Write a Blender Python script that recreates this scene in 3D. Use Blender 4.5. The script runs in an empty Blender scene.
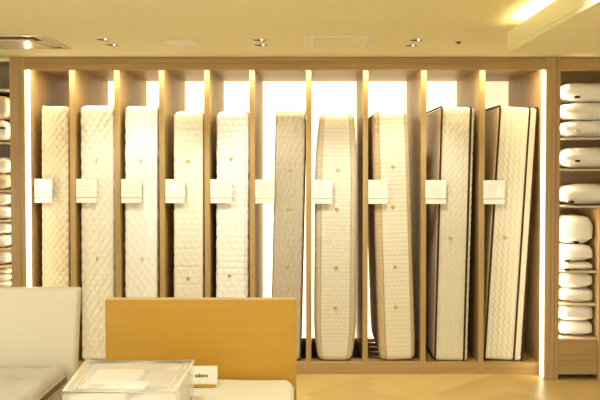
import bpy, bmesh, math, random
from mathutils import Vector, Matrix, noise
random.seed(7)
C = bpy.context.scene.collection
PI = math.pi
R = math.radians

# ------------------------------------------------------------------ camera
F, PX, PY, PITCH, D, CZ = 780.0, 314.0, 182.0, R(1.5), 6.0, 1.646
def at(x, y, Y):
    """point of the plane Y=const that the photo shows at pixel x, y"""
    a, b = (x - PX) / F, (y - PY) / F
    d = Vector((a, math.cos(PITCH) - b * math.sin(PITCH), -math.sin(PITCH) - b * math.cos(PITCH)))
    t = (Y + D) / d.y
    return Vector((0, -D, CZ)) + d * t
def atz(x, y, z):
    a, b = (x - PX) / F, (y - PY) / F
    d = Vector((a, math.cos(PITCH) - b * math.sin(PITCH), -math.sin(PITCH) - b * math.cos(PITCH)))
    t = (z - CZ) / d.z
    return Vector((0, -D, CZ)) + d * t
cam_d = bpy.data.cameras.new('camera'); cam = bpy.data.objects.new('camera', cam_d); C.objects.link(cam)
cam.location = (0, -D, CZ); cam.rotation_euler = (PI / 2 - PITCH, 0, 0)
cam_d.sensor_width = 36; cam_d.lens = F / 600 * 36
cam_d.shift_x = -(PX - 300) / 600; cam_d.shift_y = -(200 - PY) / 600
cam_d.clip_start = .05
bpy.context.scene.camera = cam

# ------------------------------------------------------------------ materials
def mat(name, col, rough=.5, spec=.5, metal=0., emit=None, estr=0., trans=0., coat=0., ior=1.45, sheen=0.):
    m = bpy.data.materials.new(name); m.use_nodes = True
    b = m.node_tree.nodes['Principled BSDF']
    b.inputs['Base Color'].default_value = (*col, 1)
    b.inputs['Roughness'].default_value = rough
    b.inputs['Specular IOR Level'].default_value = spec
    b.inputs['Metallic'].default_value = metal
    b.inputs['IOR'].default_value = ior
    b.inputs['Transmission Weight'].default_value = trans
    b.inputs['Coat Weight'].default_value = coat
    b.inputs['Sheen Weight'].default_value = sheen
    if emit:
        b.inputs['Emission Color'].default_value = (*emit, 1); b.inputs['Emission Strength'].default_value = estr
    return m
def grain(m, ca, cb, scale=(1, 1, 1), detail=4, bump=.05, coords='Object'):
    """two-tone stretched noise in the base colour"""
    nt = m.node_tree; n = nt.nodes; l = nt.links; b = n['Principled BSDF']
    tc = n.new('ShaderNodeTexCoord'); mp = n.new('ShaderNodeMapping'); mp.inputs['Scale'].default_value = scale
    nz = n.new('ShaderNodeTexNoise'); nz.inputs['Scale'].default_value = 1; nz.inputs['Detail'].default_value = detail
    rp = n.new('ShaderNodeValToRGB')
    rp.color_ramp.elements[0].position = .3; rp.color_ramp.elements[1].position = .7
    rp.color_ramp.elements[0].color = (*ca, 1); rp.color_ramp.elements[1].color = (*cb, 1)
    l.new(tc.outputs[coords], mp.inputs['Vector']); l.new(mp.outputs[0], nz.inputs['Vector'])
    l.new(nz.outputs['Fac'], rp.inputs[0]); l.new(rp.outputs[0], b.inputs['Base Color'])
    if bump:
        bp = n.new('ShaderNodeBump'); bp.inputs['Strength'].default_value = bump; bp.inputs['Distance'].default_value = .002
        l.new(nz.outputs['Fac'], bp.inputs['Height']); l.new(bp.outputs[0], b.inputs['Normal'])
    return m
def fabric(name, col, rough=.9, k=.93, scale=260, bump=.25):
    m = mat(name, col, rough, .2, sheen=.1)
    return grain(m, tuple(c * k for c in col), col, (scale,) * 3, 2, bump)

WOOD_A, WOOD_B = (.37, .24, .092), (.47, .315, .132)
M = {}
M['oak_v'] = grain(mat('oak_vertical_grain', WOOD_A, .45, .35), WOOD_A, WOOD_B, (38, 38, 1.3))
M['oak_h'] = grain(mat('oak_horizontal_grain', WOOD_A, .45, .35), WOOD_A, WOOD_B, (1.3, 38, 38))
M['oak_edge_and_lit'] = grain(mat('oak_edge_band_and_lit_side', WOOD_B, .4, .4), (.43, .285, .122), (.52, .35, .162), (30, 30, 1.1))
M['honey'] = grain(mat('honey_oak_veneer', (.6, .3, .06), .4, .4), (.49, .268, .030), (.525, .288, .035), (1.4, 30, 36), 5, .03)
M['honey_edge'] = mat('pale_edge_band', (.62, .47, .22), .5)
M['ceil'] = grain(mat('ceiling_paint', (.86, .72, .41), .9, .1), (.84, .78, .49), (.86, .80, .50), (3, 3, 3), 3, .01)  # warm cast of the light put into the paint colour
M['wall'] = grain(mat('wall_paint', (.72, .66, .55), .9, .1), (.71, .65, .54), (.73, .67, .56), (3, 3, 3), 3, .01)
M['white_board'] = mat('white_laminate', (.85, .82, .76), .5)
M['led'] = mat('led_strip_light', (1, 1, 1), .5, emit=(1, .88, .64), estr=4)
M['led_bedding'] = mat('bedding_led_light', (1, 1, 1), .5, emit=(1, .86, .58), estr=9)
M['led_shelf'] = mat('shelf_led_light', (1, 1, 1), .5, emit=(1, .88, .66), estr=36)
M['led_top'] = mat('led_top_light', (1, 1, 1), .5, emit=(1, .88, .58), estr=17)
M['panel_light'] = mat('backlit_acrylic', (.9, .88, .84), .4, emit=(1, .82, .50), estr=1.15)
M['panel_added_glow'] = mat('white_board_added_glow', (.9, .88, .84), .4, emit=(1, .84, .55), estr=.5)  # white end-bay walls lit from above, given an added glow
M['troffer'] = mat('ceiling_light_diffuser', (1, 1, 1), .5, emit=(1, .86, .56), estr=20)
M['lamp'] = mat('downlight_lamp', (1, 1, 1), .5, emit=(1, .85, .55), estr=2.5)
M['baffle'] = mat('bronze_baffle', (.10, .055, .02), .5, .3)
M['ring'] = mat('ivory_ring', (.82, .76, .62), .5)
M['chrome'] = mat('chrome', (.85, .82, .76), .22, .5, 1)
M['dark_tray'] = mat('steel_tray', (.5, .43, .32), .4)
M['dark'] = mat('dark_brown_tape', (.045, .022, .010), .8, .2)
M['dark_gap'] = mat('dark_slot', (.05, .03, .012), .7)
M['gold'] = mat('brass_eyelet', (.55, .40, .10), .45, .5, .3)
M['tab'] = mat('olive_tab', (.5, .42, .2), .8)
M['card'] = mat('white_card', (.86, .82, .70), .55)
M['card_hi'] = mat('bright_paper', (.9, .9, .9), .5)
M['print'] = mat('faded_print', (.66, .62, .50), .8)
M['line'] = mat('grey_card_edge', (.50, .46, .30), .7)
M['acrylic'] = mat('clear_acrylic_edge', (.93, .92, .86), .12, .5, trans=.75)
M['ink'] = mat('dark_ink', (.04, .03, .025), .7)
M['ink_grey'] = mat('pale_ink', (.30, .26, .2), .7)
M['leather'] = grain(mat('cream_leather', (.72, .66, .53), .5, .35), (.62, .56, .43), (.65, .59, .455), (60, 60, 60), 3, .04)
M['tuft'] = fabric('grey_beige_knit', (.56, .52, .42), .9, .84)
M['tuft_pipe'] = mat('taupe_piping', (.42, .33, .23), .6)
M['tuft_band'] = fabric('dark_taupe_band', (.20, .15, .10))
M['sheet'] = fabric('cream_cotton_cover', (.86, .82, .68), .9, .97)
M['pillow'] = mat('white_pillow_cotton', (.85, .83, .77), .75, .3, coat=.15)
M['pillow_b'] = mat('ivory_pillow_cotton', (.83, .79, .69), .8, .3)
M['linen'] = mat('folded_beige_linen', (.66, .55, .38), .9)
M['green'] = mat('green_stitched_cotton', (.40, .40, .12), .9)
M['shelf'] = mat('pale_shelf_board', (.62, .50, .33), .45)
M['acw'] = mat('ivory_plastic_grille', (.76, .68, .50), .22, .5)
M['quilt_tape'] = fabric('cream_tape', (.80, .74, .62), .9)
M['plastic'] = mat('clear_plastic_sheet', (.97, .96, .93), .06, .5, trans=1., ior=1.3)
M['plastic_rim'] = mat('clear_rim', (.84, .78, .58), .25, .5)
M['painted_glare'] = mat('clear_plastic_painted_glare', (.97, .95, .9), .12, .5)  # glare on the clear plastic painted in as a diffuse veil
_n = M['painted_glare'].node_tree.nodes; _l = M['painted_glare'].node_tree.links
_t = _n.new('ShaderNodeBsdfTransparent'); _x = _n.new('ShaderNodeMixShader'); _x.inputs[0].default_value = .28
_l.new(_t.outputs[0], _x.inputs[1]); _l.new(_n['Principled BSDF'].outputs[0], _x.inputs[2]); _l.new(_x.outputs[0], _n['Material Output'].inputs[0])

# ------------------------------------------------------------------ mesh helpers
def new(name, bm, m, parent=None, smooth=False, loc=None):
    me = bpy.data.meshes.new(name)
    bmesh.ops.recalc_face_normals(bm, faces=bm.faces[:])
    bm.to_mesh(me); bm.free()
    if m: me.materials.append(m)
    if smooth:
        for p in me.polygons: p.use_smooth = True
    o = bpy.data.objects.new(name, me); C.objects.link(o)
    if parent: o.parent = parent
    if loc: o.location = loc
    return o
def empty(name, loc=(0, 0, 0)):
    o = bpy.data.objects.new(name, None); C.objects.link(o); o.location = loc; o.empty_display_size = .1
    return o
def tag(o, label, cat, group=None):
    o['label'] = label; o['category'] = cat
    if group: o['group'] = group
    return o
def struct(o):
    o['kind'] = 'structure'; return o
def bx(bm, a, b, bev=0):
    a, b = Vector(a), Vector(b)
    c = (a + b) / 2; s = b - a
    r = bmesh.ops.create_cube(bm, size=1, matrix=Matrix.Translation(c) @ Matrix.Diagonal((abs(s.x), abs(s.y), abs(s.z), 1)))
    if bev:
        es = list({e for v in r['verts'] for e in v.link_edges})
        bmesh.ops.bevel(bm, geom=es, offset=bev, segments=2, affect='EDGES', profile=.5)
def box(name, a, b, m, parent=None, bev=.0015):
    bm = bmesh.new(); bx(bm, a, b, bev); return new(name, bm, m, parent)
def tube(bm, pts, r, n=8, closed=False):
    pts = [Vector(p) for p in pts]; N = len(pts); rings = []
    up = Vector((1, .013, .007))
    for i, p in enumerate(pts):
        a = pts[(i - 1) % N] if (closed or i > 0) else p
        b = pts[(i + 1) % N] if (closed or i < N - 1) else p
        t = (b - a).normalized()
        u = up.cross(t)
        if u.length < 1e-4: u = Vector((0, 0, 1)).cross(t)
        u.normalize(); v = t.cross(u)
        rings.append([bm.verts.new(p + (u * math.cos(k * 2 * PI / n) + v * math.sin(k * 2 * PI / n)) * r) for k in range(n)])
    for i in range(N if closed else N - 1):
        A, B = rings[i], rings[(i + 1) % N]
        for k in range(n): bm.faces.new((A[k], A[(k + 1) % n], B[(k + 1) % n], B[k]))
    if not closed:
        bm.faces.new(rings[0]); bm.faces.new(rings[-1])
def lathe(bm, prof, n=28, M4=Matrix()):
    """prof: (radius, height) list turned round local z"""
    rings = []
    for r, h in prof:
        if r < 1e-5: rings.append([bm.verts.new(M4 @ Vector((0, 0, h)))])
        else: rings.append([bm.verts.new(M4 @ Vector((r * math.cos(k * 2 * PI / n), r * math.sin(k * 2 * PI / n), h))) for k in range(n)])
    for A, B in zip(rings, rings[1:]):
        for k in range(n):
            q = [A[k % len(A)], A[(k + 1) % len(A)], B[(k + 1) % len(B)], B[k % len(B)]]
            q = [v for i, v in enumerate(q) if v not in q[:i]]
            if len(q) > 2: bm.faces.new(q)

# ------------------------------------------------------------------ the setting
CEIL = at(300, 57, -.15).z
XR0, XR1 = -4.2, 4.2
# floor: herringbone planks as one mesh with a tone per plank
fl = bmesh.new(); tone = fl.loops.layers.float_color.new('tone'); uvl = fl.loops.layers.uv.new('grain')
PW, PL = .11, .66
def plank(cx, cy, ang):
    ca, sa = math.cos(ang), math.sin(ang); g = .0009
    q = []
    for u, v in ((-PL/2 + g, -PW/2 + g), (PL/2 - g, -PW/2 + g), (PL/2 - g, PW/2 - g), (-PL/2 + g, PW/2 - g)):
        q.append((cx + u * ca - v * sa, cy + u * sa + v * ca, u, v))
    if min(p[0] for p in q) > XR1 or max(p[0] for p in q) < XR0 or min(p[1] for p in q) > 1.1 or max(p[1] for p in q) < -8: return
    f = fl.faces.new([fl.verts.new((p[0], p[1], 0)) for p in q])
    t = random.random(); du, dv = random.random() * 9, random.random() * 9
    for lp, p in zip(f.loops, q): lp[tone] = (t, t, t, 1); lp[uvl].uv = (p[2] + du, p[3] + dv)
s2 = math.sqrt(.5)
K = int(PL / PW)
for i in range(-90, 90):
    for j in range(-16, 16):
        # lattice of the herringbone in the 45 degree frame
        for o_, (a0, b0) in enumerate(((0, 0), (0, 0))):
            u = i * PW + j * PL; v = i * PW - j * PL
            if o_ == 0: cu, cv, an = u + PL / 2, v + PW / 2, PI / 4
            else: cu, cv, an = u + PL + PW / 2 - PL, v + PW + PL / 2, PI / 4 + PI / 2
            plank((cu - cv) * s2, (cu + cv) * s2 - 3.4, an)
bx(fl, (XR0, -8, -.06), (XR1, 1.1, -.0015))
mf = mat('herringbone_oak', (.6, .4, .17), .38, .45)
nt = mf.node_tree; n_ = nt.nodes; l_ = nt.links
uvn = n_.new('ShaderNodeUVMap'); uvn.uv_map = 'grain'
mp = n_.new('ShaderNodeMapping'); mp.inputs['Scale'].default_value = (3, 60, 1)
nz = n_.new('ShaderNodeTexNoise'); nz.inputs['Scale'].default_value = 1; nz.inputs['Detail'].default_value = 4
at_ = n_.new('ShaderNodeAttribute'); at_.attribute_name = 'tone'
ma = n_.new('ShaderNodeMath'); ma.operation = 'MULTIPLY_ADD'; ma.inputs[1].default_value = .55
rp = n_.new('ShaderNodeValToRGB'); rp.color_ramp.elements[0].color = (.45, .30, .10, 1); rp.color_ramp.elements[1].color = (.58, .43, .16, 1)
rp.color_ramp.elements[0].position = .15; rp.color_ramp.elements[1].position = .95
l_.new(uvn.outputs[0], mp.inputs[0]); l_.new(mp.outputs[0], nz.inputs['Vector'])
l_.new(at_.outputs['Fac'], ma.inputs[0]); 
mb = n_.new('ShaderNodeMath'); mb.operation = 'MULTIPLY'; mb.inputs[1].default_value = .5
l_.new(nz.outputs['Fac'], mb.inputs[0]); l_.new(mb.outputs[0], ma.inputs[2])
l_.new(ma.outputs[0], rp.inputs[0]); l_.new(rp.outputs[0], n_['Principled BSDF'].inputs['Base Color'])
floor = struct(new('floor', fl, mf))
ceiling = struct(box('ceiling', (XR0, -8, CEIL), (XR1, 1.2, CEIL + .1), M['ceil'], bev=0))
struct(box('wall_back', (XR0, 1.1, 0), (XR1, 1.2, CEIL), M['wall'], bev=0))
struct(box('wall_left', (XR0 - .1, -2.4, 0), (XR0, 1.2, CEIL), M['wall'], bev=0))
struct(box('wall_right', (XR1, -2.4, 0), (XR1 + .1, 1.2, CEIL), M['wall'], bev=0))
# dropped soffit on the right with a light cove along its left edge: a lip, an end cap and a trough
SY = -1.57; LZ = CEIL - .05
SX = atz(529, 17.5, LZ).x
q = at(557, 25.5, -3); q = Vector((0, -D, CZ)) + (q - Vector((0, -D, CZ))) * (SX / q.x); SZ = q.z
bm = bmesh.new()
bx(bm, (SX + .021, -7, SZ + .001), (XR1, SY, SZ + .02), 0)
bx(bm, (SX, -7, SZ), (SX + .02, SY, LZ), .002)
bx(bm, (SX - .003, -7, SZ + .022), (SX + .001, SY, SZ + .027), .001)
bx(bm, (SX + .02, SY - .02, SZ + .02), (SX + .27, SY, LZ), .001)
bx(bm, (SX + .27, SY - .02, SZ + .02), (XR1, SY, CEIL), .001)
bx(bm, (SX + .26, -7, SZ + .02), (SX + .28, SY, CEIL), .001)
struct(new('trim_1', bm, M['ceil']))

# ------------------------------------------------------------------ the display rack
FY, BY = -.15, 1.0
DIV = [(70.3, 75.6), (115, 120.2), (159.6, 164.8), (204.6, 209.8), (249.6, 254.8), (306, 311.2), (363, 368), (421, 426.2), (479, 484.4)]
YM = 220
XL0, XL1 = at(10.8, YM, FY).x, at(26, YM, FY).x
XG0, XG1 = at(544.9, YM, FY).x, at(555, YM, FY).x
ZF = at(300, 70, FY).z; ZF2 = at(300, 63.8, FY).z; ZB = at(300, 362.5, 0).z
ZT = ZF + .03
rack = tag(empty('mattress_display_rack', ((XL0 + XG1) / 2, 0, 0)),
           'wide built-in oak rack with ten lit bays holding upright mattresses', 'display rack')
def rk(name, a, b, m, bev=.0015):
    o = box(name, a, b, m, None, bev); o.parent = rack; o.matrix_parent_inverse = Matrix.Translation(-rack.location); return o
def rkbm(name, bm, m, smooth=False):
    o = new(name, bm, m, None, smooth); o.parent = rack; o.matrix_parent_inverse = Matrix.Translation(-rack.location); return o
edges = [XL1] + [v for a, b in DIV for v in (at(a, YM, 0).x, at(b, YM, 0).x)] + [XG0]
BAYS = [(edges[2 * i], edges[2 * i + 1]) for i in range(10)]
# outer frame: stepped side panels and fascia
for side, (a, b, inner) in enumerate(((XL0, XL1, 1), (XG0, XG1, -1))):
    bm = bmesh.new(); st = .032 if side == 0 else .018
    bx(bm, (a, FY, 0), (b, BY, CEIL - .001), .002)
    rkbm('side_panel', bm, M['oak_edge_and_lit'])  # paler oak puts the stronger light on the side panels into the colour
    if inner == 1: bm = bmesh.new(); bx(bm, (b - st, FY - .012, 0), (b + .0005, FY, ZF + .045), .002)
    else: bm = bmesh.new(); bx(bm, (a - .0005, FY - .012, 0), (a + st + .02, FY, ZF + .045), .002)
    rkbm('frame_moulding', bm, M['oak_edge_and_lit'])
bm = bmesh.new(); bx(bm, (XL1, FY, ZF2), (XG0, FY + .03, CEIL - .001), .002); rkbm('cornice', bm, M['oak_h'])
bm = bmesh.new(); bx(bm, (XL1, FY - .012, ZF), (XG0, FY + .018, ZF2), .002); rkbm('fascia', bm, M['oak_h'])
rk('top_panel', (XL1, FY + .03, ZT), (XG0, BY, ZT + .03), M['oak_h'])
for a, b in DIV:
    x0, x1 = at(a, YM, 0).x, at(b, YM, 0).x
    bm = bmesh.new(); bx(bm, (x0, 0, 0), (x1, BY, ZT), .0015)
    rkbm('divider', bm, M['oak_v'])
for i, (x0, x1) in enumerate(BAYS):
    rk('plinth', (x0, .0015, 0), (x1, .025, ZB), M['oak_h'])
    if i in (5, 6, 7):
        rk('bay_floor', (x0, .025, ZB - .02), (x1, .13, ZB), M['oak_h'])
        rk('roller_tray', (x0, .13, ZB - .06), (x1, BY - .02, ZB - .045), M['dark_tray'])
        for k in range(5):
            y = .19 + k * .165
            bm = bmesh.new(); tube(bm, [(x0 + .003, y, ZB - .032), (x1 - .003, y, ZB - .032)], .03, 16)
            rkbm('roller', bm, M['chrome'], True)
    else:
        rk('bay_floor', (x0, .025, ZB - .02), (x1, BY - .02, ZB), M['oak_h'])
    back = 'panel_added_glow' if i in (0, 9) else 'panel_light'
    zl = 0 if i in (5, 6, 7) else 1.72          # the outer bays glow only at the top
    if zl: rk('lower_back_panel', (x0, BY - .02, 0), (x1, BY, zl), M['oak_v'], 0)
    rk('back_panel', (x0, BY - .02, zl), (x1, BY, ZT), M[back], 0)
# led strips: one up each side, one behind the fascia
o = rk('led_strip', (XL1, FY + .012, .012), (XL1 + .012, FY + .075, ZF + .01), M['led'], .002)
o = rk('led_strip', (XG0 - .012, FY + .012, .012), (XG0, FY + .072, ZF + .01), M['led'], .002)
o = rk('led_strip', (XL1 + .02, FY + .04, ZT - .007), (XG0 - .02, FY + .12, ZT), M['led_top'], .001)

# ------------------------------------------------------------------ mattresses
def sm(v): return max(0., v)
def pat_diamond(c, cz, amp):
    def f(s, z):
        a, b = s / c + z / cz, s / c - z / cz
        return amp * (min(abs(math.sin(PI * a)), abs(math.sin(PI * b))) ** .5 - .5)
    return f
def pat_puff(c, cz, amp):
    def f(s, z):
        r = math.floor(z / cz); a = s / c + (r % 2) * .5
        return amp * ((abs(math.sin(PI * a)) ** .5) * (abs(math.sin(PI * z / cz)) ** .5) - .5)
    return f
def pat_zigzag(c, cz, amp):
    def f(s, z):
        t = abs(((z / cz) % 1.) - .5) * 2
        return amp * math.sin(2 * PI * (s / c + t * .55)) * .55
    return f
def pat_cross(c, cz, amp):
    def f(s, z):
        return amp * .5 * (math.sin(2 * PI * (s / c + z / cz)) * .6 + math.sin(2 * PI * (s / c * .8 - z / cz * 1.25)) * .5)
    return f
def pat_tri(c, cz, amp):
    def f(s, z):
        return amp * (min(abs(math.sin(PI * z / cz)), abs(math.sin(PI * (s / c + z / cz / 2))), abs(math.sin(PI * (s / c - z / cz / 2)))) ** .5 - .4)
    return f
def pat_none(s, z): return 0.

def mattress_bm(W, DP, H, r, re, pat, side_pat, bulge, step=.0085, zstep=.0085):
    """upright mattress: front border in the plane y=0, thickness along x, base at z=0"""
    per = []                                   # (x, y, nx, ny, s, kind) for the nominal footprint
    hw = W / 2
    nf = max(6, int((W - 2 * r) / step)); ns = 26; nc = 6
    def corner(cx, cy, a0, s0):
        for k in range(1, nc):
            a = a0 + (PI / 2) * k / nc
            per.append((cx + r * math.cos(a), cy + r * math.sin(a), math.cos(a), math.sin(a), s0 + r * (a - a0), 0))
    for k in range(nf + 1):
        x = -(hw - r) + (W - 2 * r) * k / nf; per.append((x, 0, 0, -1, x, 0))
    corner(hw - r, r, -PI / 2, hw - r)
    for k in range(ns + 1):
        y = r + (DP - 2 * r) * k / ns; per.append((hw, y, 1, 0, y, 1))
    corner(hw - r, DP - r, 0, 0)
    for k in range(9):
        x = (hw - r) - (W - 2 * r) * k / 8; per.append((x, DP, 0, 1, x, 2))
    corner(-(hw - r), DP - r, PI / 2, 0)
    for k in range(ns + 1):
        y = DP - r - (DP - 2 * r) * k / ns; per.append((-hw, y, -1, 0, y, 1))
    corner(-(hw - r), r, PI, -hw)
    bm = bmesh.new(); rows = []
    nz_ = int(H / zstep)
    zs = [re * (1 - math.cos(PI / 2 * k / 6)) for k in range(6)]
    zs += [re + (H - 2 * re) * k / nz_ for k in range(nz_ + 1)]
    zs += [H - v for v in reversed(zs[:6])]
    for z in zs:
        dz = min(z, H - z); e = 0
        if dz < re: e = re * (1 - math.sqrt(max(0, 1 - ((re - dz) / re) ** 2)))
        kx = (bulge(z / H) * hw - e) / hw
        row = []
        for (x, y, nx, ny, s, kind) in per:
            h = pat(s, z) if kind in (0, 2) else side_pat(s, z)
            h *= min(1, dz / .012)
            yy = e + (y / DP) * (DP - 2 * e)
            row.append(bm.verts.new((x * kx + nx * h, yy + ny * h, z)))
        rows.append(row)
    N = len(per)
    for A, B in zip(rows, rows[1:]):
        for k in range(N): bm.faces.new((A[k], A[(k + 1) % N], B[(k + 1) % N], B[k]))
    for row, sg, z in ((rows[0], -1, 0), (rows[-1], 1, H)):
        c = bm.verts.new((0, DP / 2, z))
        mid = [bm.verts.new((v.co.x * .6, DP / 2 + (v.co.y - DP / 2) * .9, z)) for v in row]
        for k in range(N):
            bm.faces.new((row[k], row[(k + 1) % N], mid[(k + 1) % N], mid[k]))
            bm.faces.new((mid[k], mid[(k + 1) % N], c))
    return bm
def loop_pts(xf, DP, H, re, off, wob=0.):
    """outline of the mattress in the plane x = xf(z)"""
    pts = []
    def arc(cy, cz, a0):
        for k in range(7):
            a = a0 + PI / 2 * k / 6
            pts.append((cy + (re + off) * math.cos(a), cz + (re + off) * math.sin(a)))
    n = 44
    for k in range(1, n): pts.append((-off, H - re - (H - 2 * re) * k / n))
    arc(re, re, PI)
    for k in range(1, 12): pts.append((re + (DP - 2 * re) * k / 12, -off))
    arc(DP - re, re, -PI / 2)
    for k in range(1, n): pts.append((DP + off, re + (H - 2 * re) * k / n))
    arc(DP - re, H - re, 0)
    for k in range(1, 12): pts.append((DP - re - (DP - 2 * re) * k / 12, H + off))
    arc(re, H - re, PI / 2)
    return [(xf(min(max(z, 0), H)) + wob * math.sin(z * 70), y, max(z, .0095)) for y, z in pts]

flat = lambda t: 1.
def barrel(top, bot, p=.22):
    def f(t):
        k = 1.
        if t > 1 - p: k -= top * ((t - 1 + p) / p) ** 2
        if t < p * .6: k -= bot * ((p * .6 - t) / (p * .6)) ** 2
        return k
    return f
FRONT = .03
def make_mattress(label, top, bot, ytop, m, pat, pipes=(), pipe_m=None, pipe_r=.004, r=.02, re=.02, bulge=flat,
                  vents=(), vent='eyelet', side_pat=None, tabs=None, wob=0., side_m=None):
    """top / bot: (x left, x right) of the front face in the photo near its top and its base"""
    zt = at(300, ytop, FRONT).z
    yb = 361
    a, b = at(top[0], ytop + 20, FRONT), at(top[1], ytop + 20, FRONT)
    c, d = at(bot[0], yb - 5, FRONT), at(bot[1], yb - 5, FRONT)
    W = ((b.x - a.x) + (d.x - c.x)) / 2
    H0 = a.z - c.z
    ang = math.atan2(((a.x + b.x) - (c.x + d.x)) / 2, H0)
    lift = W / 2 * math.sin(abs(ang)) + .001
    H = (zt - ZB - lift) / math.cos(ang)
    root = empty('mattress', ((c.x + d.x) / 2, FRONT, ZB + lift)); root.rotation_euler = (0, ang, 0)
    tag(root, label, 'mattress', 'mattresses standing upright in the oak rack')
    DP = .93
    bm = mattress_bm(W, DP, H, r, re, pat, side_pat or pat_none, bulge)
    body = new('quilted_body', bm, m, root, True)
    if side_m:                                  # side borders beyond the seams in another cloth
        body.data.materials.append(side_m)
        for p in body.data.polygons:
            k = p.center.x / (W / 2 * bulge(min(1, max(0, p.center.z / H))))
            if k < pipes[0] or k > pipes[1]: p.material_index = 1
    for px_ in pipes:                           # fractions of the half width
        bm = bmesh.new()
        xf = lambda z: px_ * W / 2 * bulge(z / H)
        tube(bm, loop_pts(xf, DP, H, re, .002, wob), pipe_r, 8, True)
        new('piping', bm, pipe_m, root, True)
    for (vx, vy) in vents:
        p = at(vx, vy, FRONT)
        q = Matrix.Rotation(-ang, 3, 'Y') @ (p - root.location)
        bm = bmesh.new()
        if vent == 'eyelet':
            lathe(bm, [(0, .0045), (.006, .004), (.008, .006), (.011, .0055), (.014, .001), (.014, -.003), (0, -.003)], 16,
                  Matrix.Translation((q.x, -.004, q.z)) @ Matrix.Rotation(PI / 2, 4, 'X'))
            new('air_vent', bm, M['gold'], root, True)
        else:
            bx(bm, (q.x - .005, -.010, q.z - .016), (q.x + .005, .004, q.z + .016), .002)
            new('tab', bm, M['tab'], root)
    return root, W, H
def side_quilt(c, amp): return pat_puff(c, c, amp)

IV = lambda n, c: fabric('mattress_' + n, c)
m1 = IV('ivory', (.70, .61, .43)); m2 = IV('cream', (.85, .80, .66)); m3 = IV('white', (.90, .88, .82))
m6 = fabric('mattress_grey_beige', (.53, .46, .34), .9, .8, 150, .4); m7 = IV('beige', (.72, .67, .54)); m8 = IV('pale_beige', (.77, .71, .55)); m9 = IV('ecru', (.72, .67, .51))
G = 'mattresses'
make_mattress('slim ivory diamond-quilted mattress in the bay beside the left lit frame', (42, 68.3), (42.5, 68.8), 106, m1,
              pat_diamond(.049, .068, .013), (-.93,), M['quilt_tape'], .005, .014, .032, side_pat=side_quilt(.11, .012))
make_mattress('cream quilted mattress with two small tabs standing partly behind the cream headboard', (80.5, 113.8), (82, 114.3), 105.5, m2,
              pat_diamond(.056, .086, .009), (.93,), M['quilt_tape'], .004, .016, .035, vents=((96.5, 160.5), (97, 258.5)), vent='tab', side_pat=side_quilt(.12, .012))
make_mattress('whitest plain cream mattress, third bay of the rack counting from the left lit frame', (125.2, 157.8), (125, 157.5), 106, m3,
              pat_diamond(.06, .085, .006), (.95,), M['quilt_tape'], .004, .016, .03, vents=((141, 161), (142.5, 258.5)), vent='tab', side_pat=side_quilt(.12, .012))
make_mattress('cream honeycomb-quilted mattress, fourth bay counting from the left lit frame', (174, 203.2), (173.8, 203.2), 111, m2,
              pat_tri(.056, .046, .008), (.95,), M['quilt_tape'], .004, .016, .045, vents=((188, 161.5), (188, 278.5)), side_pat=side_quilt(.12, .008))
make_mattress('cream puff-quilted mattress just left of the grey-beige mattress', (217.4, 248), (215.5, 248), 111, m3,
              pat_tri(.058, .048, .009), (.8,), M['quilt_tape'], .004, .016, .045, vents=((231, 159), (229.5, 275.5)), side_pat=side_quilt(.12, .012))
make_mattress('grey-beige crosshatched mattress with brass air vents, darkest of the pale row', (275.8, 304.6), (270.5, 300), 111, m6,
              pat_diamond(.042, .10, .008), (-1., 1.), mat('grey_piping', (.25, .20, .14), .8), .003, .012, .045, vents=((290, 170), (289, 209), (287, 265.5), (286, 308)))
make_mattress('beige barrel-shaped mattress with tapered rounded ends and thin edge seams', (315.3, 358), (313.8, 356), 113, m7,
              pat_puff(.034, .03, .0045), (-.70, .70), mat('tan_seam', (.50, .40, .22), .8), .003, .045, .045, barrel(.2, .22, .3), side_m=fabric('mattress_side_beige', (.60, .51, .36)), vents=((338, 170), (337, 209), (336.3, 268), (335.3, 308)))
make_mattress('pale mattress with tan striped side border beside the barrel-shaped one', (371.5, 409.5), (380, 415), 111, m8,
              pat_puff(.036, .034, .0045), (-.62, .80), mat('ochre_seam', (.52, .38, .15), .8), .003, .03, .045, barrel(.06, .06, .2), side_m=fabric('mattress_side_tan', (.58, .44, .26)), vents=((393, 166.5), (393, 206.5), (395, 267), (395.5, 307)))
r9, W9, H9 = make_mattress('ecru zigzag-quilted mattress with dark piping and folded cover, second bay from the right lit frame', (441, 473.5), (434.5, 467), 107, m9,
              pat_zigzag(.042, .060, .0062), (-.98, .80), M['dark'], .008, .014, .028, vents=((450, 238),))
r10, W10, H10 = make_mattress('widest ecru mattress with three dark pipings, leaning beside the right lit frame', (498.6, 536.2), (483.6, 522), 107, m9,
              pat_zigzag(.042, .060, .0062), (-.97, .58, .98), M['dark'], .008, .014, .028, vents=((505, 237.5),))
# satin side cloth of the two dark-piped mattresses, gathered in soft folds
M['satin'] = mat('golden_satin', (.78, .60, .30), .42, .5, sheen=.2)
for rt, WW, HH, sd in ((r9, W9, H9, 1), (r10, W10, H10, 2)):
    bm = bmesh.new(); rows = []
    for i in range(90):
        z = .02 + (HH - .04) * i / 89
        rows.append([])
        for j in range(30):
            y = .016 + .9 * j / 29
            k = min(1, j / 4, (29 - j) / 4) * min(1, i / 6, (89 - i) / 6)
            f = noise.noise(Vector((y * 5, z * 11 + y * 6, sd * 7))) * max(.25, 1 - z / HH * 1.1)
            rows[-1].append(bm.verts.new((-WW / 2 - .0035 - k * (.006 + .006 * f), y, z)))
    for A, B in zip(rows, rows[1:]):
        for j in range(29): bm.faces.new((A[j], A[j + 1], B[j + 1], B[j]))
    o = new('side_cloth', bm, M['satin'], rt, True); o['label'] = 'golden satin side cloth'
    so = o.modifiers.new('thick', 'SOLIDIFY'); so.thickness = .002
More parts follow.
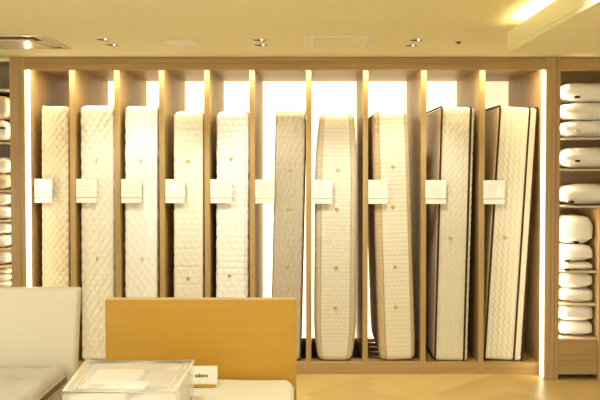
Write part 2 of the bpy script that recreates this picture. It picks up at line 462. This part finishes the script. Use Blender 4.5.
# loose white cover hem showing beside the last mattress
bm = bmesh.new()
prev = None
for k in range(40):
    z = .12 + k * .9 / 39
    x = W10 / 2 + .006 + .008 * (1 + math.sin(k * .9) * .5) 
    row = [bm.verts.new((W10 / 2 - .004, .10, z)), bm.verts.new((x, .09 + .004 * math.sin(k * .6), z)), bm.verts.new((x - .002, .16, z)), bm.verts.new((W10 / 2 - .004, .20, z))]
    if prev:
        for q in range(3): bm.faces.new((prev[q], prev[q + 1], row[q + 1], row[q]))
    prev = row
new('cover_hem', bm, M['card_hi'], r10, True)

# ------------------------------------------------------------------ price cards on the dividers
CARDS = [(34.2, 52.4), (76, 97), (121, 142), (165.2, 184.8), (210.2, 232), (255.2, 274.8), (311.5, 332.5), (368.3, 388), (425.5, 446.5), (483.5, 505)]
CL = ['fixed to the left lit frame beside the ivory mattress', 'in front of the cream mattress behind the cream headboard',
      'in front of the whitest plain mattress', 'in front of the honeycomb-quilted mattress, with a bright white label',
      'in front of the puff-quilted mattress', 'hanging before the lit gap beside the grey-beige mattress',
      'in front of the barrel-shaped mattress', 'in front of the mattress with tan striped border',
      'in front of the second mattress from the right lit frame', 'in front of the widest dark-piped mattress, with a painted white glare']
for i, (a, b) in enumerate(CARDS):
    yt = 178.6 + i * .17; yb = 202.8 + i * .17
    p, q = at(a, yt, -.012), at(b, yb, -.012)
    root = tag(empty('price_card', (p.x, -.012, q.z)), 'white price card ' + CL[i], 'price card', 'price cards along the rack')
    w, h = q.x - p.x, p.z - q.z
    bm = bmesh.new(); bx(bm, (-.004, .003, 0), (w, .0055, h), .0008); bx(bm, (-.004, .0055, h * .3), (.006, .0115, h * .7), .0008)
    new('holder', bm, M['acrylic'], root)
    cd = box('card', (.001, .0008, h * .245), (w - .002, .003, h - .002), M['card'], root, .0005)
    box('label_strip', (.003, -.002, .002), (w - .004, .0022, h * .2), M['card'], root, .0008)
    bm = bmesh.new(); bx(bm, (.006, -.001, h * .205), (w - .012, .0025, h * .24), .0003); new('strip_edge', bm, M['line'], cd)
    bm = bmesh.new()
    for k in range(4):
        z = h * (.42 + .12 * k); bx(bm, (w * .16, .0002, z), (w * (.72 if k % 2 else .8), .001, z + .004))
    new('printing', bm, M['print'], cd)
    if i == 3: box('white_label_or_glare', (w * .28, -.0004, h * .38), (w * .56, .0006, h * .82), M['card_hi'], cd, 0)
    if i == 9: box('white_label_or_glare', (w * .62, -.0004, h * .34), (w * .8, .0006, h * .75), M['card_hi'], cd, 0)  # glare on the last card, painted as a bright patch

# ------------------------------------------------------------------ pillow shelves either side
def pillow_bm(w, d, h, seed=0, wr=.006, n=26, square=6, ex=.36):
    """bagged pillow: w along x, d along y, h along z, base at z = 0"""
    bm = bmesh.new(); rows = []
    off = Vector((seed * 3.7, seed * 1.3, seed * .7))
    def se(c, e): return math.copysign(abs(c) ** e, c)
    for i in range(n + 1):
        ph = -PI / 2 + PI * i / n
        row = []
        for j in range(2 * n):
            th = 2 * PI * j / (2 * n)
            x = w / 2 * se(math.cos(ph), ex) * se(math.cos(th), 2 / square)
            y = d / 2 * se(math.cos(ph), ex) * se(math.sin(th), 2 / square)
            z = h / 2 * se(math.sin(ph), .8)
            # seams pinch the rim, middle is plump
            k = max(abs(x) / (w / 2), abs(y) / (d / 2)); z *= 1 - .16 * k ** 4
            q = Vector((x * 9, y * 7, z * 26)) + off
            nn = noise.noise(q) + .5 * noise.noise(q * 2.3)
            z2 = z + wr * nn * 1.1
            v = Vector((x + wr * .5 * noise.noise(q + Vector((5, 5, 5))), y + wr * .8 * nn, z2 + h / 2))
            v = Vector((max(-w / 2, min(w / 2, v.x)), max(-d / 2, min(d / 2, v.y)), max(0, min(h, v.z))))
            row.append(v)
            if i in (0, n): break
        rows.append([bm.verts.new(v) for v in row])
    for A, B in zip(rows, rows[1:]):
        for k in range(2 * n):
            q = [A[k % len(A)], A[(k + 1) % len(A)], B[(k + 1) % len(B)], B[k % len(B)]]
            u = [v for i, v in enumerate(q) if v not in q[:i]]
            if len(u) > 2: bm.faces.new(u)
    return bm
def pillow(x0, x1, yt, yb, Y0, depth, label, group, seed, m, tagpx=None, wr=.006, cat='pillow', name='pillow', ex=.36):
    zb, zt = at(x0, yb, FY).z + .0005, at(x0, yt, FY).z - .0015
    X0, X1 = at(x0, yb, Y0).x, at(x1, yb, Y0).x
    root = tag(empty(name, ((X0 + X1) / 2, Y0 + depth / 2, zb + .0005)), label, cat, group)
    new('cushion', pillow_bm(X1 - X0, depth, zt - zb, seed, wr, ex=ex), m, root, True)
    if tagpx:
        p = at(tagpx[0], tagpx[1], Y0)
        q = p - root.location
        t = box('brand_tag', (q.x - .017, -depth / 2 - .010, q.z - .008), (q.x + .017, -depth / 2 + .03, q.z + .008), M['dark'] if len(tagpx) < 3 else M['linen'], root, .001)
        t.name = 'fabric_tag'
    return root

sr0, sr1 = XG1 + .002, at(598.2, 300, FY).x
sh = tag(empty('pillow_shelf', ((sr0 + sr1) / 2, 0, 0)), 'narrow oak shelf unit stacked with pillows at the right of the rack', 'shelf unit')
def pb(parent, name, a, b, m, bev=.0015):
    o = box(name, a, b, m, None, bev); o.parent = parent; o.matrix_parent_inverse = Matrix.Translation(-parent.location); return o
il = at(559.6, 220, FY).x
SB = .42
pb(sh, 'side_panel', (sr0, FY, 0), (il, SB, CEIL - .002), M['oak_v'])
WX = sr1 + .34; ZW = at(575, 206, FY).z
pb(sh, 'side_panel', (WX, FY, 0), (WX + .03, SB, CEIL - .002), M['oak_v'])
pb(sh, 'post', (sr1, FY - .01, 0), (sr1 + .03, SB, ZW - .0145), M['oak_edge_and_lit'])
pb(sh, 'cupboard_door', (sr1 + .03, FY, .04), (WX, FY + .02, ZW - .0145), M['oak_v'])
pb(sh, 'header', (il, FY, at(570, 70.5, FY).z), (WX, FY + .03, CEIL - .002), M['oak_h'])
pb(sh, 'back_panel', (il, SB - .02, 0), (WX, SB, CEIL - .002), M['oak_h'])
pb(sh, 'plinth', (il, FY + .002, at(570, 374.5, FY).z), (sr1, FY + .03, at(570, 338.5, FY).z - .012), M['oak_h'])
pb(sh, 'toe_kick', (il, FY + .10, 0), (sr1, FY + .12, at(570, 374, FY).z), M['dark_gap'])
RS = [137.5, 169, 206, 271.5, 304.5, 338.5]
for y in RS:
    z = at(575, y, FY).z
    pb(sh, 'shelf_board', (il, FY + .006, z - .014), (WX if y < 210 else sr1, SB - .02, z), M['shelf'], .001)
pb(sh, 'led_strip', (il, FY + .035, at(570, 338, FY).z), (il + .006, FY + .05, at(570, 80, FY).z), M['led_shelf'], .001)
GP = 'pillows in the right shelf unit'
xa, xb = 560.6, 595.2
RP = [(81, 101, (577.5, 97), 'bagged white pillow with dark tag, topmost in the right shelf unit', 0, 0),
      (101, 119.5, None, 'untagged white pillow lying second from top in the right shelf unit', 0, 1),
      (119.5, 137.3, (578, 131, 1), 'white pillow with faint grey tag under two others in the right shelf unit', 0, 0),
      (147, 168.8, (577.5, 161), 'single white pillow with dark tag alone between narrow shelves, upper of two lone ones', 1, 0),
      (184.5, 205.8, (571.5, 202), 'single white pillow lying just above the tall folded stack, with tag at its lower edge', 1, 0),
      (217, 245, (576.5, 242.5), 'plump creased white pillow on top of the three-pillow tagged stack', 0, 0),
      (245, 263.5, (567.5, 261), 'creased white pillow in the middle of the three-pillow tagged stack', 0, 0),
      (263.5, 271.3, (567, 269.5), 'flat white pillow at the base of the three-pillow tagged stack', 0, 1),
      (274, 290, None, 'untagged white pillow upper of two on the second shelf from the bottom', 0, 0),
      (290, 304.3, None, 'ivory folded pillow lower of two on the second shelf from the bottom', 0, 1),
      (307, 323.5, None, 'white pillow upper of two on the lowest right shelf', 0, 0),
      (323.5, 338.3, None, 'white pillow lowest of all, resting just above the right plinth', 0, 0)]
for k, (yt, yb, tg, lb, wide, mk) in enumerate(RP):
    pillow(xa - .6, xb if yt > 210 else xb + 36 + 3 * math.sin(k * 2.1), yt, yb, FY + (.045 if yt > 210 else .02), .36, lb, GP, k + 1, M['pillow_b'] if mk else M['pillow'], tg, .013 if yt > 210 else .006, ex=.34 if yt > 210 else .72)

# left shelf unit
sl1 = XL0 - .002; sl0 = sl1 - .50
sh2 = tag(empty('bedding_shelf', ((sl0 + sl1) / 2, 0, 0)), 'oak shelf unit of folded bedding at the left of the rack', 'shelf unit')
pb(sh2, 'side_panel', (sl0 - .03, FY, 0), (sl0, SB, CEIL - .002), M['oak_v'])
pb(sh2, 'back_panel', (sl0, SB - .02, 0), (sl1, SB, CEIL - .002), M['shelf'])
pb(sh2, 'header', (sl0, FY + .02, at(5, 61, FY).z), (sl1, FY + .05, CEIL - .002), M['ceil'])
for y in (88.5, 142, 190.5, 220.5, 249, 266.5, 300, 340):
    z = at(5, y, FY).z
    pb(sh2, 'shelf_board', (sl0, FY + .006, z - .014), (sl1, SB - .02, z), M['shelf'], .001)
pb(sh2, 'plinth', (sl0, FY + .01, 0), (sl1, FY + .03, at(5, 340, FY).z - .014), M['oak_h'])
pb(sh2, 'led_strip', (sl1 - .012, FY + .05, at(5, 339, FY).z), (sl1 - .004, FY + .06, at(5, 92, FY).z), M['led_bedding'], .001)
GL = 'folded bedding in the left shelf unit'
LP = [(94, 118.6, 'large beige bagged cushion topmost at the left photo edge', 'linen', None, 'cushion'),
      (119, 141.8, 'white pillow with a dark tag, upper left photo edge', 'pillow', (2.5, 128), 'pillow'),
      (157, 174, 'white pillow lying upper of two below the tagged one, left photo edge', 'pillow', None, 'pillow'),
      (174, 190.3, 'beige pillow with pale corner, lower of two, left photo edge', 'linen', None, 'pillow'),
      (192.8, 206.5, 'bright white folded pillow above two others on the left shelf', 'pillow', None, 'pillow'),
      (206.5, 220.3, 'white folded pillow beneath the bright white one on the left shelf', 'pillow', None, 'pillow'),
      (222.8, 235.5, 'white folded quilt above a creased beige one on the left shelf', 'pillow', None, 'quilt'),
      (235.5, 248.8, 'creased ivory quilt beneath a white one on the left shelf', 'pillow_b', None, 'quilt'),
      (251.3, 266.3, 'beige folded quilt above the green-edged blankets', 'pillow_b', None, 'quilt')]
for k, (yt, yb, lb, mk, tg, cat) in enumerate(LP):
    x1 = 9.6; x0 = x1 - 58
    pillow(x0, x1, yt, yb, FY + .03, .36, lb, GL, k + 31, M[mk], tg, .008, cat, cat)
for k, (yt, yb) in enumerate(((268.8, 275), (275, 282), (282, 289), (289, 299.8))):
    root = pillow(-48, 9.4, yt, yb, FY + .03, .36,
           ('cream blanket with green edge, top one of the green-edged stack', 'cream blanket with green edge, second in the green-edged stack',
            'cream blanket with green edge, third in the green-edged stack', 'cream blanket with green edge, bottom one of the green-edged stack')[k],
           'green-edged blankets on the left shelf', k + 51, M['pillow'], None, .009, 'blanket', 'blanket')
    bm = bmesh.new()
    tube(bm, [(-.20 + t * .4, -.182 + .03 * (abs(t - .5) * 2) ** 4, .022 + .012 * math.sin(t * 9 + k)) for t in [i / 20 for i in range(21)]], .004, 6)
    new('green_edging', bm, M['green'], root, True)

# ------------------------------------------------------------------ ceiling fittings
# air-conditioning cassette
c0, c1 = atz(42.8, 34.5, CEIL), atz(71.2, 48, CEIL)
ay0, ay1 = c0.y, c1.y; ax1 = (c0.x + c1.x) / 2; ax0 = ax1 - 1.05; s = (ay1 - ay0)
ac = tag(empty('air_vent', ((ax0 + ax1) / 2, (ay0 + ay1) / 2, CEIL)), 'ivory square air-conditioning outlet with dark slots in the ceiling', 'air conditioner')
def pa(name, a, b, m, bev=.002):
    return pb(ac, name, a, b, m, bev)
pa('frame', (ax0, ay0, CEIL - .008), (ax1, ay1, CEIL), M['acw'], .003)
w = .045
pa('slot', (ax0 + .1, ay0 + .045, CEIL - .010), (ax1 - .11, ay0 + .045 + .085, CEIL - .007), M['dark_gap'], 0)
pa('slot', (ax0 + .1, ay1 - .09, CEIL - .010), (ax1 - .16, ay1 - .075, CEIL - .007), M['dark_gap'], 0)
pa('slot', (ax1 - .11, ay0 + .05, CEIL - .010), (ax1 - .07, ay0 + .19, CEIL - .007), M['dark_gap'], 0)
pa('slot', (ax1 - .11, ay1 - .11, CEIL - .010), (ax1 - .045, ay1 - .045, CEIL - .007), M['dark_gap'], 0)
pa('grille', (ax0 + .12, ay0 + .13, CEIL - .018), (ax1 - .13, ay1 - .11, CEIL - .008), M['acw'], .003)
pa('flap', (ax1 - .10, ay0 + .20, CEIL - .014), (ax1 - .05, ay1 - .13, CEIL - .008), M['acw'], .003)

# downlights: three pairs
GD = 'recessed downlights in the ceiling'
DL = [(103, 39, 'left pair, nearer one'), (112, 44.3, 'left pair, one closer to the rack'), (259.5, 39.4, 'middle pair, nearer one'),
      (261, 44.6, 'middle pair, one closer to the rack'), (416.5, 39.5, 'right pair, nearer one'), (411, 45, 'right pair, one closer to the rack')]
for i, (x, y, lb) in enumerate(DL):
    p = atz(x, y, CEIL)
    root = tag(empty('downlight', p), 'small round recessed downlight of the ' + lb, 'downlight', GD)
    bm = bmesh.new(); lathe(bm, [(.052, -.0005), (.052, -.004), (.046, -.006), (.043, -.004), (.043, -.0005)], 32); new('trim_ring', bm, M['ring'], root, True)
    bm = bmesh.new(); lathe(bm, [(.043, -.0035), (.036, -.0012), (0, -.0008)], 32); bf = new('baffle', bm, M['baffle'], root, True)
    bm = bmesh.new(); lathe(bm, [(0, -.006), (.005, -.005), (.007, -.003), (.007, -.001)], 20, Matrix.Translation((.014, .004, 0))); new('lamp', bm, M['lamp'], bf, True)

p = atz(182.3, 42.3, CEIL)
root = tag(empty('ceiling_speaker', p), 'flat round ivory disc on the ceiling above the rack', 'ceiling disc')
bm = bmesh.new(); lathe(bm, [(.115, -.001), (.115, -.006), (.110, -.010), (.102, -.0105)], 48); new('rim', bm, M['ring'], root, True)
bm = bmesh.new(); lathe(bm, [(.104, -.007), (.100, -.012), (.05, -.014), (0, -.0145)], 48); new('cover', bm, M['card'], root, True)

h0, h1 = atz(303.5, 36, CEIL), atz(371, 48, CEIL)
hx0, hx1 = at(305, 42, (h0.y + h1.y) / 2).x, at(372, 42, (h0.y + h1.y) / 2).x
hx0 = (304 - PX) / F * (6 + (h0.y + h1.y) / 2); hx1 = (372 - PX) / F * (6 + (h0.y + h1.y) / 2)
root = tag(empty('access_hatch', ((hx0 + hx1) / 2, (h0.y + h1.y) / 2, CEIL)), 'rectangular ivory access hatch with thin frame in the ceiling', 'ceiling hatch')
hw, hd = (hx1 - hx0) / 2, (h1.y - h0.y) / 2
bm = bmesh.new()
for a, b in (((-hw, -hd), (hw, -hd + .012)), ((-hw, hd - .012), (hw, hd)), ((-hw, -hd + .012), (-hw + .02, hd - .012)), ((hw - .02, -hd + .012), (hw, hd - .012))):
    bx(bm, (*a, -.006), (*b, -.0005), .001)
new('frame', bm, M['ring'], root)
box('panel', (-hw + .022, -hd + .014, -.004), (hw - .022, hd - .014, -.0005), M['ceil'], root, .001)
for sx in (-1, 1): box('latch', (sx * (hw - .05) - .014, -hd + .03, -.007), (sx * (hw - .05) + .014, hd - .03, -.004), M['card'], root, .001)

p = atz(458.5, 42, CEIL)
root = tag(empty('sprinkler', p), 'tiny dark sprinkler head in the ceiling near the bright light', 'sprinkler')
bm = bmesh.new(); lathe(bm, [(.022, -.0005), (.02, -.004), (.008, -.006), (.006, -.014), (0, -.015)], 20); new('head', bm, M['baffle'], root, True)

# fluorescent batten lying in the cove of the soffit
root = tag(empty('cove_light', (SX + .085, -3.22, SZ + .021)), 'bright linear light in the cove of the dropped soffit at upper right', 'ceiling light')
box('base', (-.03, -1.5, 0), (.03, 1.5, .03), M['ring'], root, .002)
bm = bmesh.new(); tube(bm, [(0, -1.48, .055), (0, 1.48, .055)], .02, 14); new('tube', bm, M['troffer'], root, True)

# ------------------------------------------------------------------ beds in front
def soft_box(W, L, H, r, n=6, fn=None, res=.02, rl=None):
    """cushion-like slab, base z=0, centre x=0, y from 0 to L; fn lifts the top"""
    bm = bmesh.new()
    nx, ny = max(4, int(W / res)), max(4, int(L / res))
    def edge(t, half):            # inset profile
        return t
    grid = {}
    def pos(u, v, top):
        x = -W / 2 + W * u; y = L * v
        dx, dy = min(x + W / 2, W / 2 - x), min(y, L - y)
        d = 0
        ex = max(0, r - dx) / r; ey = max(0, r - dy) / r
        e = min(1, math.hypot(ex, ey))
        drop = r * (1 - math.sqrt(max(0, 1 - e * e)))
        z = (H - drop + (fn(x, y) * (1 - e) if fn else 0)) if top else (drop)
        return Vector((x, y, z))
    def warp(k, n_):              # denser at the rims
        t = k / n_; return t
    us = sorted(set([0, .25 * r / W, .5 * r / W, .75 * r / W, r / W] + [r / W + (1 - 2 * r / W) * k / nx for k in range(nx + 1)] + [1 - q * r / W for q in (0, .25, .5, .75, 1)]))
    vs = sorted(set([0, .25 * r / L, .5 * r / L, .75 * r / L, r / L] + [r / L + (1 - 2 * r / L) * k / ny for k in range(ny + 1)] + [1 - q * r / L for q in (0, .25, .5, .75, 1)]))
    T = [[bm.verts.new(pos(u, v, True)) for v in vs] for u in us]
    B = [[bm.verts.new(pos(u, v, False)) for v in vs] for u in us]
    for g in (T, B):
        for i in range(len(us) - 1):
            for j in range(len(vs) - 1): bm.faces.new((g[i][j], g[i + 1][j], g[i + 1][j + 1], g[i][j + 1]))
    a, b = len(us) - 1, len(vs) - 1
    rim = [(i, 0) for i in range(a)] + [(a, j) for j in range(b)] + [(i, b) for i in range(a, 0, -1)] + [(0, j) for j in range(b, 0, -1)]
    for k in range(len(rim)):
        p, q = rim[k], rim[(k + 1) % len(rim)]
        bm.faces.new((T[p[0]][p[1]], T[q[0]][q[1]], B[q[0]][q[1]], B[p[0]][p[1]]))
    bmesh.ops.remove_doubles(bm, verts=bm.verts[:], dist=1e-5)
    return bm

# cream upholstered bed on the left
AY = -1.9                                              # front plane of its headboard
LEAN = .19
zt = at(40, 288.3, AY + .11).z; xr = at(73.2, 370, AY).x; AW = 1.25
bedA = tag(empty('upholstered_bed', (xr - AW / 2, AY, 0)), 'bed with tall cream leather headboard leaning back at the lower left', 'bed')
bm = bmesh.new(); bx(bm, (-AW / 2, 0, .05), (AW / 2, .075, zt), 0)
bmesh.ops.bisect_plane(bm, geom=bm.verts[:] + bm.edges[:] + bm.faces[:], plane_co=(0, 0, .42), plane_no=(0, 0, 1))
bmesh.ops.bevel(bm, geom=[e for e in bm.edges if abs(e.verts[0].co.z - .42) > .01 or abs(e.verts[1].co.z - .42) > .01], offset=.018, segments=4, affect='EDGES', profile=.5)
for v in bm.verts: v.co.y += max(0, v.co.z - .42) * LEAN
new('headboard', bm, M['leather'], bedA, True)
ZA = .27
bm = bmesh.new(); bx(bm, (-AW / 2 + .02, -2.04, .10), (AW / 2 - .055, -.005, ZA), .012); new('bed_base', bm, M['leather'], bedA, True)
for sx in (-1, 1):
    for yy in (-1.95, -.12):
        bm = bmesh.new(); lathe(bm, [(0, 0), (.022, 0), (.03, .10), (0, .10)], 16, Matrix.Translation((sx * (AW / 2 - .14), yy, .0))); new('leg', bm, M['oak_v'], bedA, True)
# tufted mattress on it
zq = at(50, 372, AY - .06).z
mr = at(59, 380, AY - .15).x
TW = 1.2; tcx = mr - TW / 2; TL = 1.98
CZT = zq - .085
cm = tag(empty('bed_mattress', (tcx, AY - .02 - TL, ZA + .001)), 'cream mattress under the grey-beige tufted topper at lower left', 'mattress')
new('mattress_body', soft_box(TW - .01, TL, CZT - ZA - .002, .03, res=.05), M['leather'], cm, True)
mt = tag(empty('tufted_topper', (tcx, AY - .02 - TL, CZT)), 'grey-beige tufted mattress topper with taupe piping at lower left', 'mattress topper')
TH = zq - CZT
b0 = atz(28, 377, zq); bX, bY = b0.x - tcx, b0.y - (AY - .02 - TL)
butt = [(bX - .30 * i, bY - .30 * j) for i in range(4) for j in range(6) if bX - .30 * i > -TW / 2 + .08]
def tuft(x, y):
    h = .030
    for bx_, by_ in butt:
        d2 = (x - bx_) ** 2 + (y - by_) ** 2; h -= .030 * math.exp(-d2 / .0022) + .026 * math.exp(-d2 / .014)
    return h + .008 * noise.noise(Vector((x * 11, y * 11, 0)))
tb = new('tufted_body', soft_box(TW, TL, TH, .032, fn=tuft, res=.018), M['tuft'], mt, True)
def rim_pts(W, L, off, rc, z):
    pts = []
    for cx, cy, a0 in ((W / 2 - rc, L - rc, 0), (-W / 2 + rc, L - rc, PI / 2), (-W / 2 + rc, rc, PI), (W / 2 - rc, rc, 1.5 * PI)):
        for k in range(8):
            a = a0 + PI / 2 * k / 7; pts.append((cx + (rc + off) * math.cos(a), cy + (rc + off) * math.sin(a), z))
    return pts
for dz, off in ((-.020, .006), (-.060, .008)):
    bm = bmesh.new(); tube(bm, rim_pts(TW, TL, off, .05, TH + dz), .008, 8, True); new('piping', bm, M['tuft_pipe'], mt, True)
bm = bmesh.new(); tube(bm, rim_pts(TW, TL, .000, .05, TH - .040), .013, 8, True); new('border_band', bm, M['tuft_band'], mt, True)
for bx_, by_ in butt:
    bm = bmesh.new(); lathe(bm, [(0, .006), (.010, .004), (.013, 0), (.012, -.004)], 14, Matrix.Translation((bx_, by_, TH - .026))); new('button', bm, M['tuft_pipe'], tb, True)

# honey oak bed in the middle
OY = -1.85
x0, x1 = at(105.2, 330, OY).x, at(295.2, 330, OY).x; zt = at(200, 298.4, OY).z
OW = x1 - x0; ocx = (x0 + x1) / 2
bedB = tag(empty('oak_bed', (ocx, OY, 0)), 'single bed with plain honey oak headboard in the centre', 'bed')
box('headboard', (-OW / 2, 0, .04), (OW / 2, .032, zt - .008), M['honey'], bedB, .002)
box('top_edge', (-OW / 2 + .001, .001, zt - .0085), (OW / 2 - .001, .031, zt), M['honey_edge'], bedB, .0015)
box('edge_band', (OW / 2 - .0005, .001, .04), (OW / 2 + .006, .031, zt - .01), M['honey'], bedB, .001)
for sx in (-1, 1): box('side_rail', (sx * (OW / 2 - .002) - (.024 if sx > 0 else 0), -2.02, .12), (sx * (OW / 2 - .002) + (0 if sx > 0 else .024), -.001, .236), M['honey'], bedB, .002)
box('slat_deck', (-OW / 2 + .026, -2.01, .22), (OW / 2 - .026, -.002, .24), M['honey_edge'], bedB, .001)
for sx in (-1, 1): box('leg', (sx * (OW / 2 - .04) - .03, -2.0, 0), (sx * (OW / 2 - .04) + .03, -1.94, .14), M['honey'], bedB, .002)
for sx in (-1, 1): box('foot', (sx * (OW / 2 - .06) - .03, .001, 0), (sx * (OW / 2 - .06) + .03, .031, .041), M['honey'], bedB, .001)
ZM = at(250, 380.2, OY - .04).z
MW = OW - .052
mo = tag(empty('bed_mattress', (ocx, OY - .008 - 1.96, .241)), 'cream mattress in a plain cotton cover on the honey oak bed', 'mattress')
mw2 = OW - .012
def soft(x, y): return .006 + .006 * noise.noise(Vector((x * 4, y * 4, 3))) 
new('mattress_body', soft_box(mw2, 1.955, ZM - .241, .05, fn=soft, res=.03), M['sheet'], mo, True)

# clear case on that bed
zc = ZM + .014
pr = atz(200, 386, zc); xcr = pr.x
f1 = at(193, 361.3, -6 + 3.72); zcase = f1.z
xcl = at(86, 361.5, -6 + 3.72).x; xcr = f1.x
ycf = -6 + 3.72; ycn = -6 + 3.22
case = tag(empty('clear_case', ((xcl + xcr) / 2, (ycf + ycn) / 2, zc)), 'shallow clear acrylic display case with papers inside, lying on the oak bed', 'display case')
hw, hd, hh = (xcr - xcl) / 2, (ycf - ycn) / 2, zcase - zc
t = .004
box('case_lid', (-hw, -hd, hh - t), (hw, hd, hh), M['painted_glare'], case, 0)
for sx in (-1, 1): box('side_wall', (sx * hw - t / 2, -hd, .001), (sx * hw + t / 2, hd, hh - t), M['painted_glare'], case, 0)
for sy in (-1, 1): box('end_wall', (-hw, sy * hd - t / 2, .001), (hw, sy * hd + t / 2, hh - t), M['painted_glare'], case, 0)
for z in (.0095, hh):
    bm = bmesh.new()
    tube(bm, [(-hw, -hd, z), (hw, -hd, z), (hw, hd, z), (-hw, hd, z)], .009, 8, True); new('rim', bm, M['plastic_rim'], case, True)
bm = bmesh.new()
tube(bm, [(-hw + .035, -hd + .03, hh + .001), (hw - .035, -hd + .03, hh + .001), (hw - .035, hd - .03, hh + .001), (-hw + .035, hd - .03, hh + .001)], .004, 6, True)
new('lid_moulding', bm, M['plastic_rim'], case, True)
for o in case.children:                     # the left side tapers in towards the viewer
    for v in o.data.vertices:
        if v.co.x < -hw / 2: v.co.x += .05 * (hd - v.co.y) / (2 * hd)
for a_, b_, c_, d_, fh, mk, lb in ((-.76, .16, -.95, .95, .155, 'sheet', 'large folded cream fabric sample under the leaflet in the clear case'),
                                   (.2, .96, -.1, .95, .150, 'linen', 'folded tan fabric sample at the rear right of the clear case'),
                                   (.2, .96, -.95, -.16, .140, 'pillow_b', 'small white fabric sample at the front right of the clear case')):
    tr = tag(empty('fabric_sample', (case.location.x + hw * (a_ + b_) / 2, case.location.y + c_ * hd, zc + .003)), lb, 'fabric sample', 'fabric samples in the clear case')
    new('cloth', soft_box((b_ - a_) * hw, (d_ - c_) * hd, fh, .018, fn=lambda x, y: .003 * noise.noise(Vector((x * 30, y * 30, 1))), res=.012), M[mk], tr, True)
pp = tag(empty('paper_leaflet', (case.location.x - .03, case.location.y - .09, zc + .166)), 'white printed leaflet lying inside the clear case', 'leaflet')
box('sheet', (-.135, -.075, -.001), (.135, .075, .001), M['card_hi'], pp, 0)
box('printed_block', (-.12, -.045, .001), (-.05, .03, .0016), mat('violet_grey_print', (.55, .5, .5), .7), pp, 0)

# tent card
cy = -2.03
p0, p1 = at(168, 385.5, cy), at(217.3, 365.8, cy)
tc = tag(empty('tent_card', ((p0.x + p1.x) / 2, cy, ZM + .009)), 'white name card with dark lettering standing on the oak bed mattress', 'sign')
w, h = (p1.x - p0.x) / 2, p1.z - ZM - .009
bm = bmesh.new()
vs = [bm.verts.new(v) for v in ((-w, -.022, .0), (w, -.022, .0), (w, 0, h), (-w, 0, h), (-w, .022, .0), (w, .022, .0))]
bm.faces.new((vs[0], vs[1], vs[2], vs[3])); bm.faces.new((vs[3], vs[2], vs[5], vs[4])); bm.faces.new((vs[0], vs[4], vs[5], vs[1])); bm.faces.new((vs[0], vs[3], vs[4])); bm.faces.new((vs[1], vs[5], vs[2]))
tcc = new('card', bm, M['card'], tc)
box('card_foot', (-w + .06, -.030, 0), (w - .005, -.0225, .016), M['honey'], tc, .001)
def text(name, s, size, m, parent, loc, rot):
    cu = bpy.data.curves.new(name, 'FONT'); cu.body = s; cu.size = size; cu.extrude = .0004; cu.offset = .0007; cu.materials.append(m); cu.align_x = 'LEFT'
    o = bpy.data.objects.new(name, cu); C.objects.link(o); bpy.context.view_layer.update()
    me = bpy.data.meshes.new_from_object(o.evaluated_get(bpy.context.evaluated_depsgraph_get())); bpy.data.objects.remove(o)
    o = bpy.data.objects.new(name, me); C.objects.link(o); o.parent = parent; o.location = loc; o.rotation_euler = rot; return o
al = math.atan2(.022, h)
def oncard(px, z): return (at(px, 378, cy).x - tc.location.x, -.022 + .022 * z / h - .0008, z)
text('pale_lettering', 'rec', .027, M['ink_grey'], tcc, oncard(186.8, h * .47), (PI / 2 - al, 0, 0))
text('dark_lettering', 'adoro', .027, M['ink'], tcc, oncard(195.6, h * .47), (PI / 2 - al, 0, 0))

# ------------------------------------------------------------------ light
WARM = (1, .985, .87)
def spot(name, loc, target, power, size, blend=.6, col=WARM, rad=.04):
    l = bpy.data.lights.new(name, 'SPOT'); l.energy = power; l.spot_size = R(size); l.spot_blend = blend; l.color = col; l.shadow_soft_size = rad
    o = bpy.data.objects.new(name, l); C.objects.link(o); o.location = loc
    o.rotation_euler = (Vector(target) - Vector(loc)).to_track_quat('-Z', 'Y').to_euler(); return o
for i, (x, y, lb) in enumerate(DL):
    p = atz(x, y, CEIL)
    spot('downlight_beam', (p.x, p.y, CEIL - .03), (p.x, .05, .4), 15, 88)
# unseen fill spots added over the aisle and behind the photographer
for x in (-2.6, -.9, .9, 2.6):
    for y in (-3.0, -5.2, -7.2):
        spot('added_fill_spot', (x, y, CEIL - .02), (x, y + .25, 0), 34, 130, .8, rad=.08)
w = bpy.data.worlds.new('world'); bpy.context.scene.world = w; w.use_nodes = True
bg = w.node_tree.nodes['Background']; bg.inputs[0].default_value = (1, .965, .81, 1); bg.inputs[1].default_value = 1.02

sc = bpy.context.scene
sc.view_settings.view_transform = 'Standard'; sc.view_settings.look = 'None'
sc.view_settings.exposure = .82; sc.view_settings.gamma = 1; sc.view_settings.use_curve_mapping = False
sc.cycles.use_denoising = True
sc.cycles.max_bounces = 10; sc.cycles.transmission_bounces = 10; sc.cycles.transparent_max_bounces = 10
sc.cycles.sample_clamp_indirect = 6
